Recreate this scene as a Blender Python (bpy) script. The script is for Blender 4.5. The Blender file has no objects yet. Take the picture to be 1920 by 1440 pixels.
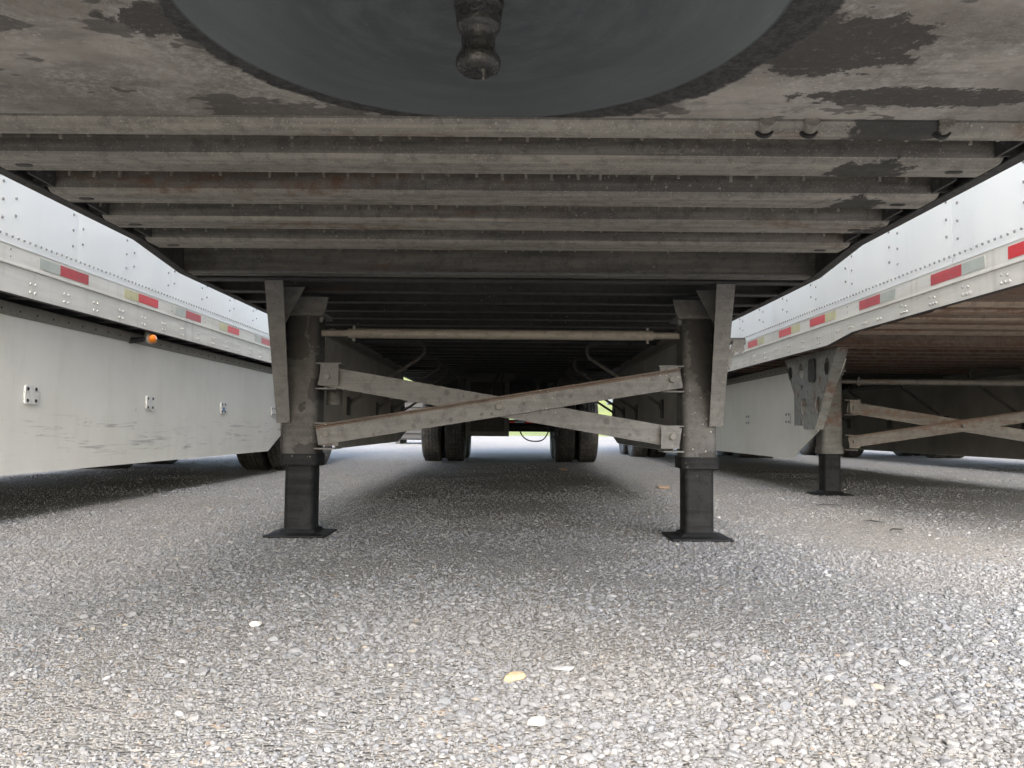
import bpy, bmesh, math, random
import numpy as np
from mathutils import Vector, Matrix
R = math.radians
random.seed(7); RNG = np.random.default_rng(7)
sc = bpy.context.scene
COL = sc.collection

# ------------------------------------------------------------------ camera
cd = bpy.data.cameras.new('camera'); cam = bpy.data.objects.new('camera', cd); COL.objects.link(cam)
cd.sensor_width = 36.0; cd.lens = 36.0 * 1550 / 1920; cd.clip_start = 0.02; cd.clip_end = 3000
PITCH, YAW, ROLL = R(3.063), R(0.211), R(0.5)
F = Vector((-math.sin(YAW)*math.cos(PITCH), math.cos(YAW)*math.cos(PITCH), math.sin(PITCH)))
r0 = F.cross(Vector((0, 0, 1))).normalized(); u0 = r0.cross(F)
rr = r0*math.cos(ROLL) + u0*math.sin(ROLL); uu = u0*math.cos(ROLL) - r0*math.sin(ROLL)
cam.matrix_world = Matrix(((rr.x, uu.x, -F.x, 0), (rr.y, uu.y, -F.y, 0), (rr.z, uu.z, -F.z, 0.49), (0, 0, 0, 1)))
sc.camera = cam

# ------------------------------------------------------------------ world, sun, exposure
SUN_EL, SUN_AZ = 36.0, 181.0          # azimuth clockwise from +Y: behind the camera
w = bpy.data.worlds.new('World'); sc.world = w; w.use_nodes = True
nt = w.node_tree; nt.nodes.clear()
sky = nt.nodes.new('ShaderNodeTexSky'); sky.sky_type = 'NISHITA'; sky.sun_disc = False
sky.sun_elevation = R(SUN_EL); sky.sun_rotation = R(SUN_AZ)
sky.air_density = 1.0; sky.dust_density = 4.0; sky.ozone_density = 1.0
hs = nt.nodes.new('ShaderNodeHueSaturation'); hs.inputs['Saturation'].default_value = 0.76
bg = nt.nodes.new('ShaderNodeBackground'); bg.inputs['Strength'].default_value = 0.15
wo = nt.nodes.new('ShaderNodeOutputWorld')
nt.links.new(sky.outputs[0], hs.inputs['Color']); nt.links.new(hs.outputs[0], bg.inputs['Color']); nt.links.new(bg.outputs[0], wo.inputs['Surface'])
sl = bpy.data.lights.new('sun', 'SUN'); sl.energy = 0.42; sl.angle = R(55); sl.color = (1.0, 0.995, 0.985)
so = bpy.data.objects.new('sun', sl); COL.objects.link(so)
sd = Vector((math.sin(R(SUN_AZ))*math.cos(R(SUN_EL)), math.cos(R(SUN_AZ))*math.cos(R(SUN_EL)), math.sin(R(SUN_EL))))
so.rotation_euler = sd.to_track_quat('Z', 'Y').to_euler(); so.location = (0, -10, 20)
vs = sc.view_settings
vs.view_transform = 'Standard'; vs.look = 'None'; vs.gamma = 1.0; vs.use_curve_mapping = False
vs.exposure = 2.58
sc.render.engine = 'CYCLES'
sc.cycles.use_denoising = True
sc.cycles.max_bounces = 5; sc.cycles.diffuse_bounces = 4; sc.cycles.glossy_bounces = 2
sc.cycles.caustics_reflective = False; sc.cycles.caustics_refractive = False

# ------------------------------------------------------------------ materials
class NM:
    def __init__(s, name):
        s.m = bpy.data.materials.new(name); s.m.use_nodes = True
        s.t = s.m.node_tree; s.b = s.t.nodes['Principled BSDF']
        s.pos = s.n('ShaderNodeNewGeometry').outputs['Position']
    def n(s, typ, **kw):
        o = s.t.nodes.new(typ)
        for k, v in kw.items(): setattr(o, k, v)
        return o
    def put(s, sock, v):
        if isinstance(v, bpy.types.NodeSocket): s.t.links.new(v, sock)
        elif isinstance(v, (tuple, list)) and sock.type == 'RGBA': sock.default_value = tuple(v) + (1,) if len(v) == 3 else v
        else: sock.default_value = v
    def math(s, op, a, b=0.0, c=None):
        o = s.n('ShaderNodeMath', operation=op); s.put(o.inputs[0], a); s.put(o.inputs[1], b)
        if c is not None: s.put(o.inputs[2], c)
        return o.outputs[0]
    def map(s, vec, scale=(1, 1, 1), loc=(0, 0, 0), rot=(0, 0, 0)):
        o = s.n('ShaderNodeMapping'); s.put(o.inputs[0], vec); o.inputs['Scale'].default_value = scale
        o.inputs['Location'].default_value = loc; o.inputs['Rotation'].default_value = rot
        return o.outputs[0]
    def noise(s, scale, detail=4, rough=0.6, vec=None, dist=0.0):
        o = s.n('ShaderNodeTexNoise'); s.put(o.inputs['Vector'], vec if vec is not None else s.pos)
        o.inputs['Scale'].default_value = scale; o.inputs['Detail'].default_value = min(detail, 4)
        o.inputs['Roughness'].default_value = rough; o.inputs['Distortion'].default_value = dist
        return o.outputs[0]
    def voro(s, scale, vec=None, out='Distance', feature='F1'):
        o = s.n('ShaderNodeTexVoronoi', feature=feature); s.put(o.inputs['Vector'], vec if vec is not None else s.pos)
        o.inputs['Scale'].default_value = scale
        return o.outputs[out]
    def step(s, v, lo, hi):
        o = s.n('ShaderNodeMapRange', interpolation_type='SMOOTHSTEP'); s.put(o.inputs[0], v)
        o.inputs[1].default_value = lo; o.inputs[2].default_value = hi
        return o.outputs[0]
    def mix(s, f, a, b, mode='MIX'):
        o = s.n('ShaderNodeMix', data_type='RGBA', blend_type=mode); s.put(o.inputs[0], f); s.put(o.inputs[6], a); s.put(o.inputs[7], b)
        return o.outputs[2]
    def ramp(s, v, stops, interp='LINEAR'):
        o = s.n('ShaderNodeValToRGB'); s.put(o.inputs[0], v); o.color_ramp.interpolation = interp
        e = o.color_ramp.elements
        while len(e) < len(stops): e.new(0.5)
        for i, (p, c) in enumerate(stops): e[i].position = p; e[i].color = tuple(c) + (1,)
        return o.outputs[0]
    def sep(s, v):
        o = s.n('ShaderNodeSeparateXYZ'); s.put(o.inputs[0], v); return o.outputs
    def bump(s, h, strength=0.3, dist=0.01):
        o = s.n('ShaderNodeBump'); o.inputs['Strength'].default_value = strength; o.inputs['Distance'].default_value = dist
        s.put(o.inputs['Height'], h); s.put(s.b.inputs['Normal'], o.outputs[0])
    def out(s, col, rough=0.6, metal=0.0, spec=None):
        s.put(s.b.inputs['Base Color'], col); s.put(s.b.inputs['Roughness'], rough); s.put(s.b.inputs['Metallic'], metal)
        if spec is not None: s.b.inputs['Specular IOR Level'].default_value = spec
        return s.m

M = {}
def blob(m, c, rad, seed):
    """mask of a ragged stain about world point c"""
    q = m.n('ShaderNodeVectorMath', operation='DISTANCE'); m.put(q.inputs[0], m.map(m.pos, (1/rad[0], 1/rad[1], 1/rad[2])))
    q.inputs[1].default_value = (c[0]/rad[0], c[1]/rad[1], c[2]/rad[2])
    d = m.math('ADD', q.outputs['Value'], m.math('MULTIPLY', m.math('SUBTRACT', m.noise(26 + seed, 4, .65), .5), 1.7))
    return m.step(d, 1.08, 0.92)

def steel(name, base, dust, rust, rust_amt, chips=0.0, rough=0.62, stains=(), dustamt=.6, dot=()):
    m = NM(name)
    n1 = m.noise(2.3, 6, .65); n2 = m.noise(26, 5, .7); n3 = m.noise(190, 2, .5)
    st = m.noise(5, 5, .6, m.map(m.pos, (0.35, 6, 6)))
    c = m.mix(m.math('MULTIPLY', m.step(st, .32, .68), dustamt), base, dust)
    c = m.mix(m.math('MULTIPLY', m.step(n2, .45, .68), .55), c, tuple(x*.55 for x in base))
    c = m.mix(m.math('MULTIPLY', m.step(n3, .58, .74), .4), c, tuple(min(1, x*1.7) for x in dust))
    yl_ = m.step(m.noise(3.2, 4, .6, m.map(m.pos, (.22, 14, 14), (2, 5, 1))), .56, .72)
    c = m.mix(m.math('MULTIPLY', yl_, .45*dustamt), c, tuple(min(1, x*k_) for x, k_ in zip(dust, (1.45, 1.42, 1.28))))
    rm = m.math('MULTIPLY', m.step(m.noise(1.4, 6, .72, m.map(m.pos, (.6, 4, 3))), .64 - rust_amt*.28, .74 - rust_amt*.2), m.step(n2, .3, .62))
    c = m.mix(m.math('MULTIPLY', rm, .85), c, rust)
    # pale splashes of dried mud
    sp = m.math('MULTIPLY', m.step(m.voro(34), .17, .07), m.step(m.noise(1.9, 3), .5, .66))
    c = m.mix(m.math('MULTIPLY', sp, .65), c, (.42, .38, .32))
    if chips:
        ch = m.step(m.noise(5.5, 5, .62, m.map(m.pos, (1, 1, .75), (3.1, 1.7, 0.4))), .665 - chips*.1, .675 - chips*.1)
        c = m.mix(ch, c, (.016, .017, .018))
    for i, (p, r_) in enumerate(stains):
        c = m.mix(m.math('MULTIPLY', blob(m, p, r_, i*3), .9), c, (.017, .016, .015))
    if dot:
        mk = None
        wn = m.math('MULTIPLY', m.math('SUBTRACT', n2, .5), .9)
        for p, r_ in dot:
            q = m.n('ShaderNodeVectorMath', operation='DISTANCE'); m.put(q.inputs[0], m.map(m.pos, (1/r_[0], 1/r_[1], 1/r_[2]))); q.inputs[1].default_value = (p[0]/r_[0], p[1]/r_[1], p[2]/r_[2])
            d = q.outputs['Value']; mk = d if mk is None else m.math('MINIMUM', mk, d)
        c = m.mix(m.math('MULTIPLY', m.step(m.math('ADD', mk, wn), .45, .30), .6), c, (.055, .053, .05))
    m.bump(m.math('ADD', m.math('MULTIPLY', n2, .6), m.math('MULTIPLY', n3, .4)), .35, .004)
    return m.out(c, m.mix(n2, (rough-.14,)*3, (rough+.2,)*3))

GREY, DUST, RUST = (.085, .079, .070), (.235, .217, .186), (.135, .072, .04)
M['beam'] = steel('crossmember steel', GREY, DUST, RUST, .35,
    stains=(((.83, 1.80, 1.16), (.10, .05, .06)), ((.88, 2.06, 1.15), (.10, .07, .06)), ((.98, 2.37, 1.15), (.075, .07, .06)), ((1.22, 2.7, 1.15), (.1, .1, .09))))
M['beamw'] = steel('abraded lit-tone crossmember flange', (.205, .193, .168), (.43, .402, .345), (.155, .09, .05), .42, stains=(((.83, 1.80, 1.16), (.10, .05, .06)), ((.88, 2.06, 1.15), (.10, .07, .06)), ((.98, 2.37, 1.15), (.075, .07, .06)), ((1.22, 2.7, 1.15), (.1, .1, .09))))  # paler than the web: wear plus light-and-shade contrast put into the colour
M['rustyw'] = steel('abraded lit-tone rusty flange', (.27, .205, .155), (.50, .41, .33), (.18, .09, .05), .7)  # rusty version of the flange tone, brighter light included in its colour
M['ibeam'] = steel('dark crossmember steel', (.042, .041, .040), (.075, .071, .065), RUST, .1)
M['rusty'] = steel('rusty crossmember steel', (.13, .093, .07), (.29, .225, .175), (.15, .075, .04), .9)
M['leg'] = steel('worn grey leg paint', (.055, .054, .052), (.092, .09, .086), RUST, .05, .05, stains=(
    ((-.985, 3.69, .945), (.055, .5, .075)), ((-.975, 3.69, .84), (.055, .5, .06)), ((-.895, 3.69, .655), (.03, .5, .055)), ((-.90, 3.69, .93), (.03, .5, .10)), ((-.9, 3.69, .385), (.09, .5, .03)),
    ((.83, 3.69, .95), (.07, .5, .10)), ((.835, 3.69, .82), (.06, .5, .10)), ((.86, 3.69, .72), (.05, .5, .06)), ((.88, 3.69, .375), (.06, .5, .02))))
M['legold'] = steel('weathered leg steel', (.095, .098, .096), (.16, .165, .158), (.12, .06, .036), .35, .05)
M['wingr'] = steel('grey holed bracket steel', (.17, .178, .174), (.27, .28, .27), (.14, .07, .042), .4, .05)
M['plateG'] = steel('grey bracket steel', (.125, .123, .118), (.175, .171, .162), RUST, .1)
M['inner'] = steel('black inner tube steel', (.007, .0075, .0085), (.020, .021, .023), (.022, .023, .025), 0, .75, .55, dustamt=.8)
M['brace'] = steel('brace angle steel', (.118, .118, .115), (.178, .177, .171), (.12, .065, .038), .15, dot=(((-0.301, 3.62, 0.644), (0.0364, .5, 0.0392)), ((-0.169, 3.62, 0.629), (0.0286, .5, 0.0308)), ((-0.228, 3.62, 0.630), (0.0156, .5, 0.0168)), ((-0.443, 3.62, 0.495), (0.0234, .5, 0.0252)), ((-0.362, 3.62, 0.512), (0.0208, .5, 0.0224)), ((-0.280, 3.62, 0.525), (0.0260, .5, 0.0280)), ((-0.145, 3.62, 0.549), (0.0182, .5, 0.0196)), ((-0.101, 3.62, 0.552), (0.0182, .5, 0.0196)), ((0.244, 3.62, 0.634), (0.0234, .5, 0.0252)), ((0.039, 3.62, 0.598), (0.0260, .5, 0.0280)), ((-0.618, 3.62, 0.457), (0.0208, .5, 0.0224)), ((0.403, 3.62, 0.524), (0.0364, .5, 0.0392)), ((0.111, 3.62, 0.563), (0.0234, .5, 0.0252)), ((0.506, 3.62, 0.466), (0.0182, .5, 0.0196))))
M['inner'].node_tree.nodes['Principled BSDF'].inputs['Specular IOR Level'].default_value = .12
M['bracer'] = steel('rusty brace steel', (.115, .111, .104), (.185, .177, .163), (.12, .062, .036), .45)
M['rustedge'] = steel('rusted brace edge', (.085, .065, .052), (.14, .105, .082), (.10, .055, .034), .6)
M['shaft'] = steel('shaft steel', (.21, .19, .16), (.28, .256, .215), RUST, .2)
M['black'] = steel('black underbody steel', (.012, .012, .013), (.025, .024, .023), RUST, .05, dustamt=.5)

def brace_rust(name, base_mat):
    return M[base_mat]

# upper coupler plate with a greased wear disc
m = NM('coupler plate')
KPX, KPY = -0.063, 1.285
sx, sy, sz = m.sep(m.pos)
dx = m.math('SUBTRACT', sx, KPX); dy = m.math('SUBTRACT', sy, KPY)
rad = m.math('SQRT', m.math('ADD', m.math('MULTIPLY', dx, dx), m.math('MULTIPLY', dy, dy)))
ang = m.math('ARCTAN2', dy, dx)
n1 = m.noise(5.5, 6, .68); n2 = m.noise(62, 4, .78); n3 = m.noise(240, 2)
dustc = m.mix(m.step(m.noise(2.6, 5, .62), .36, .66), (.20, .182, .156), (.41, .383, .342))
dustc = m.mix(m.math('MULTIPLY', m.math('MULTIPLY', m.step(n2, .40, .66), m.step(m.noise(4.2, 4, .7), .35, .62)), .6), dustc, (.52, .505, .475))
dustc = m.mix(m.math('MULTIPLY', m.step(n3, .58, .72), .45), dustc, (.42, .41, .39))
dustc = m.mix(m.math('MULTIPLY', m.step(m.noise(7, 4, .7, m.map(m.pos, (.5, 2.2, 1), (0, 0, 0), (0, 0, R(24)))), .5, .72), .5), dustc, (.10, .094, .086))
dustc = m.mix(m.math('MULTIPLY', m.step(m.noise(11, 5, .7), .54, .74), .5), dustc, (.085, .08, .075))
sp = m.math('MULTIPLY', m.step(m.voro(42), .2, .09), m.step(m.noise(2.7, 3), .44, .6))
dustc = m.mix(m.math('MULTIPLY', sp, .8), dustc, (.52, .49, .43))
# scattered tar stains away from the disc
tar = m.step(m.math('SUBTRACT', m.noise(3.1, 5, .6, m.map(m.pos, (1, 1.6, 1), (1.35, .2, 0))), m.math('MULTIPLY', rad, .11)), .475, .492)
tarR = m.math('MAXIMUM', blob(m, (.57, 1.43, 1.17), (.15, .12, 9), 2), m.math('MAXIMUM', blob(m, (.82, 1.65, 1.17), (.24, .05, 9), 9), blob(m, (-.57, 1.35, 1.17), (.12, .06, 9), 5)))
tar = m.math('MAXIMUM', m.math('MULTIPLY', tar, .75), tarR)
c = m.mix(m.math('MULTIPLY', m.math('MULTIPLY', tar, m.step(n2, .15, .5)), .93), dustc, m.mix(n2, (.02, .019, .018), (.06, .056, .052)))
wob = m.math('MULTIPLY', m.math('SUBTRACT', n1, .5), .075)
wobR = m.math('ADD', m.math('MULTIPLY', m.step(dx, .1, .5), .035), m.math('MULTIPLY', m.math('SUBTRACT', m.noise(19, 4, .7), .5), .05))
ring = m.step(m.math('SUBTRACT', m.math('ADD', rad, wob), wobR), .538, .526)
ringc = m.mix(m.step(n2, .35, .65), (.014, .014, .015), (.062, .060, .057))
c = m.mix(ring, c, ringc)
disc = m.step(m.math('ADD', rad, m.math('MULTIPLY', wob, .12)), .500, .490)
cv = m.n('ShaderNodeCombineXYZ'); m.put(cv.inputs[0], m.math('MULTIPLY', rad, 15)); m.put(cv.inputs[1], m.math('MULTIPLY', ang, 1.1))
sw = m.noise(1.6, 4, .6, cv.outputs[0])
discc = m.mix(m.step(sw, .35, .7), (.060, .069, .073), (.094, .107, .112))
discc = m.mix(m.math('MULTIPLY', m.step(rad, .2, .45), .45), discc, (.118, .139, .145))
scr = m.math('MULTIPLY', m.step(m.noise(5, 4, .7, cv.outputs[0]), .6, .72), .38)
discc = m.mix(scr, discc, (.17, .18, .185))
c = m.mix(disc, c, discc)
m.bump(m.math('ADD', m.math('MULTIPLY', n2, m.math('SUBTRACT', 1.15, disc)), m.math('MULTIPLY', m.math('MULTIPLY', ring, m.math('SUBTRACT', 1.0, disc)), 2.5)), .5, .004)
M['plate'] = m.out(c, m.mix(disc, (.7,)*3, (.36,)*3))

m = NM('greased kingpin'); n2 = m.noise(150, 4, .6)
m.bump(n2, .6, .003)
M['kingpin'] = m.out(m.mix(n2, (.012, .0118, .0115), (.04, .039, .037)), m.mix(m.noise(90), (.15,)*3, (.42,)*3), .1)

# white aluminium side sheets
m = NM('white side sheet')
big = m.noise(1.7, 2, .4); sm = m.noise(60, 4, .6)
st = m.noise(3, 4, .6, m.map(m.pos, (1, 1.2, .16)))
c = m.mix(m.math('MULTIPLY', m.step(st, .5, .75), .3), (.80, .825, .83), (.68, .705, .71))
m.bump(m.math('ADD', big, m.math('MULTIPLY', sm, .004)), .35, .05)
M['white'] = m.out(c, .22)
# mill finish bottom rail
m = NM('aluminium rail')
st = m.noise(4, 5, .65, m.map(m.pos, (1, .4, 5))); sp = m.noise(120, 3, .6); vz = m.noise(9, 5, .7, m.map(m.pos, (1, 1, .12)))
c = m.mix(m.step(st, .35, .7), (.72, .71, .665), (.60, .588, .54))
c = m.mix(m.math('MULTIPLY', m.step(vz, .52, .7), .45), c, (.44, .42, .37))
c = m.mix(m.math('MULTIPLY', m.step(sp, .55, .75), .35), c, (.62, .61, .58))
m.bump(sp, .1, .002)
M['rail'] = m.out(c, m.mix(st, (.36,)*3, (.55,)*3), .12)
# skirt composite with scuffs
def skirt(name, scuff):
    m = NM(name)
    v = m.noise(1.6, 5, .6); st = m.noise(8, 5, .65, m.map(m.pos, (1, .9, .22)))
    c = m.mix(m.step(v, .35, .7), (.84, .84, .805), (.77, .77, .73))
    c = m.mix(m.math('MULTIPLY', m.step(st, .5, .75), .3), c, (.64, .63, .58))
    if scuff:
        _, yy, zz = m.sep(m.pos)
        band = m.math('MULTIPLY', m.step(zz, .56, .49), m.step(zz, .27, .33))
        patch = m.step(m.noise(1.25, 3, .5, m.map(m.pos, (1, 1, 1.6), (0, .3, 0))), .36, .50)
        wv = m.map(m.pos, (1, 1.1, 19), (0, 0, 0), (R(2), 0, 0))
        lines = m.step(m.noise(2.2, 6, .72, wv, .9), .54, .66)
        sc_ = m.math('MULTIPLY', m.math('MULTIPLY', lines, band), patch)
        c = m.mix(m.math('MULTIPLY', sc_, .48), c, (.17, .175, .175))
        w2 = m.map(m.pos, (1, 5, 2.2), (0, 2, 0), (R(38), 0, 0))
        l2 = m.math('MULTIPLY', m.step(m.noise(3, 5, .7, w2), .71, .74), m.step(zz, .7, .6))
        c = m.mix(m.math('MULTIPLY', l2, .55), c, (.2, .2, .2))
    m.bump(m.noise(40, 3), .08, .004)
    return m.out(c, .42)
M['skirt'] = skirt('white skirt panel', True); M['skirtc'] = skirt('clean white skirt panel', False)
def flat(name, c, rough=.6, metal=0., var=.25, scale=40):
    m = NM(name); n = m.noise(scale, 5, .65)
    return m.out(m.mix(m.step(n, .3, .75), c, tuple(x*(1-var) for x in c)), rough, metal)
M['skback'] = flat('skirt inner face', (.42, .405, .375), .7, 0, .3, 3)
M['flange'] = flat('skirt flange metal', (.25, .24, .21), .55, .3)
M['rivet'] = flat('rivet metal', (.5, .5, .48), .45, .2)
M['rivetw'] = flat('dull rivet heads', (.25, .257, .262), .55, .3)
M['red'] = flat('red reflective tape', (.62, .012, .02), .35, 0, .12, 8)
M['redf'] = flat('faded red reflective tape', (.48, .045, .055), .4, 0, .2, 8)
M['tapew'] = flat('yellowed reflective tape', (.55, .53, .30), .4, 0, .12, 12)
M['tapew2'] = flat('greyed reflective tape', (.42, .46, .42), .4, 0, .12, 12)
M['bolt'] = flat('zinc bolt', (.15, .147, .138), .55, .2)
M['dark'] = flat('dark bolt', (.03, .03, .03), .5, .2)
M['clip'] = flat('white backing plate', (.84, .85, .84), .3)
M['blue'] = flat('blue decal', (.10, .25, .52), .4)
M['wood'] = flat('oak floor underside', (.07, .058, .044), .75, 0, .5, 6)
M['body'] = flat('white door paint', (.72, .73, .73), .4)
M['rim'] = flat('white steel wheel', (.42, .42, .4), .5, .1)
M['cont'] = flat('grey container paint', (.022, .023, .024), .7)
M['scrap'] = flat('black scrap', (.015, .015, .016), .5)
m = NM('amber lens'); b = m.b; m.out((1.0, .27, .01), .18); b.inputs['Transmission Weight'].default_value = .25
M['amber'] = m.m
m = NM('clear lens rim'); M['lensrim'] = m.out((.55, .5, .44), .25)
m = NM('tyre rubber'); n = m.noise(30, 5, .65); st = m.noise(7, 4)
M['tyre'] = m.out(m.mix(m.step(m.math('ADD', m.math('MULTIPLY', n, .6), m.math('MULTIPLY', st, .4)), .4, .66), (.034, .034, .036), (.115, .109, .099)), .72)
m = NM('rubber hose'); M['hose'] = m.out((.015, .015, .016), .45)

# gravel ground and stones
def patchmask(m):      # worn, finer areas of the lot (also drives stone density through python noise)
    return m.noise(.55, 3, .55)
m = NM('crushed stone lot')
v1 = m.voro(115, out='Color'); d1 = m.voro(115); v2 = m.voro(48, out='Color'); d2 = m.voro(48)
s1 = m.sep(v1)[0]; s2 = m.sep(v2)[0]
c1 = m.ramp(s1, ((0, (.10, .10, .10)), (.3, (.165, .165, .163)), (.65, (.215, .214, .21)), (1, (.31, .31, .306))))
c2 = m.ramp(s2, ((0, (.12, .12, .12)), (.5, (.205, .205, .2)), (.93, (.30, .298, .29)), (1, (.26, .2, .15))))
c = m.mix(m.step(m.noise(5, 4), .42, .6), c1, c2)
c = m.mix(m.math('MULTIPLY', m.step(m.noise(.7, 4, .6), .42, .62), .35), c, (.20, .182, .155))
c = m.mix(m.math('MULTIPLY', m.step(m.noise(.16, 4, .55), .45, .65), .25), c, (.15, .145, .133))
h = m.math('SUBTRACT', 1.0, m.math('ADD', m.math('MULTIPLY', d1, .5), m.math('MULTIPLY', d2, .5)))
m.bump(h, .9, .012)
M['ground'] = m.out(c, .9, 0, .25)
def stone(name, shift):
    m = NM(name)
    oi = m.n('ShaderNodeObjectInfo'); r_ = oi.outputs['Random']
    c = m.ramp(r_, ((0, (.135, .139, .145)), (.14, (.18, .185, .192)), (.32, (.215, .22, .225)), (.52, (.18, .188, .20)), (.66, (.255, .258, .26)),
                    (.80, (.225, .224, .22)), (.925, (.33, .332, .332)), (.968, (.29, .26, .21)), (.978, (.15, .146, .142)), (.994, (.22, .17, .125))), 'CONSTANT')
    n = m.noise(140, 4, .65); n2 = m.noise(420, 2)
    c = m.mix(m.math('MULTIPLY', m.step(n, .35, .7), .35), c, (.185, .184, .18))
    c = m.mix(m.math('MULTIPLY', m.step(n2, .6, .75), .25), c, (.36, .362, .36))
    c = m.mix(1.0, c, (.86, .88, .915), 'MULTIPLY')
    pt = m.noise(.85, 4, .6, oi.outputs['Location'])
    c = m.mix(m.math('MULTIPLY', m.step(pt, .45, .62), .5), c, (.175, .171, .163))
    c = m.mix(m.math('MULTIPLY', m.step(m.noise(.5, 3, .5, m.map(oi.outputs['Location'], loc=(7, 3, 0))), .5, .66), .45), c, (.155, .16, .168))
    m.bump(n, .25, .002)
    return m.out(c, .85, 0, .3)
M['stone'] = stone('limestone chips', 0)
def rock(name, a, b):
    m = NM(name); n = m.noise(90, 5, .65); m.bump(n, .4, .003)
    return m.out(m.mix(m.step(n, .35, .7), a, b), .85, 0, .3)
M['tan'] = rock('tan limestone', (.42, .32, .20), (.32, .25, .165)); M['pale'] = rock('pale limestone', (.50, .495, .475), (.36, .355, .34))
M['brownr'] = rock('brown stone', (.3, .22, .15), (.22, .17, .13)); M['greyr'] = rock('grey stone', (.33, .34, .35), (.24, .25, .26))
m = NM('grass field'); n = m.noise(.25, 5, .6); n2 = m.noise(6, 5, .7)
M['grass'] = m.out(m.mix(m.step(m.math('ADD', m.math('MULTIPLY', n, .5), m.math('MULTIPLY', n2, .5)), .35, .65), (.13, .15, .022), (.075, .10, .02)), .9)
m = NM('dry leaf'); M['leafr'] = m.out((.25, .02, .02), .6)

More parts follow.
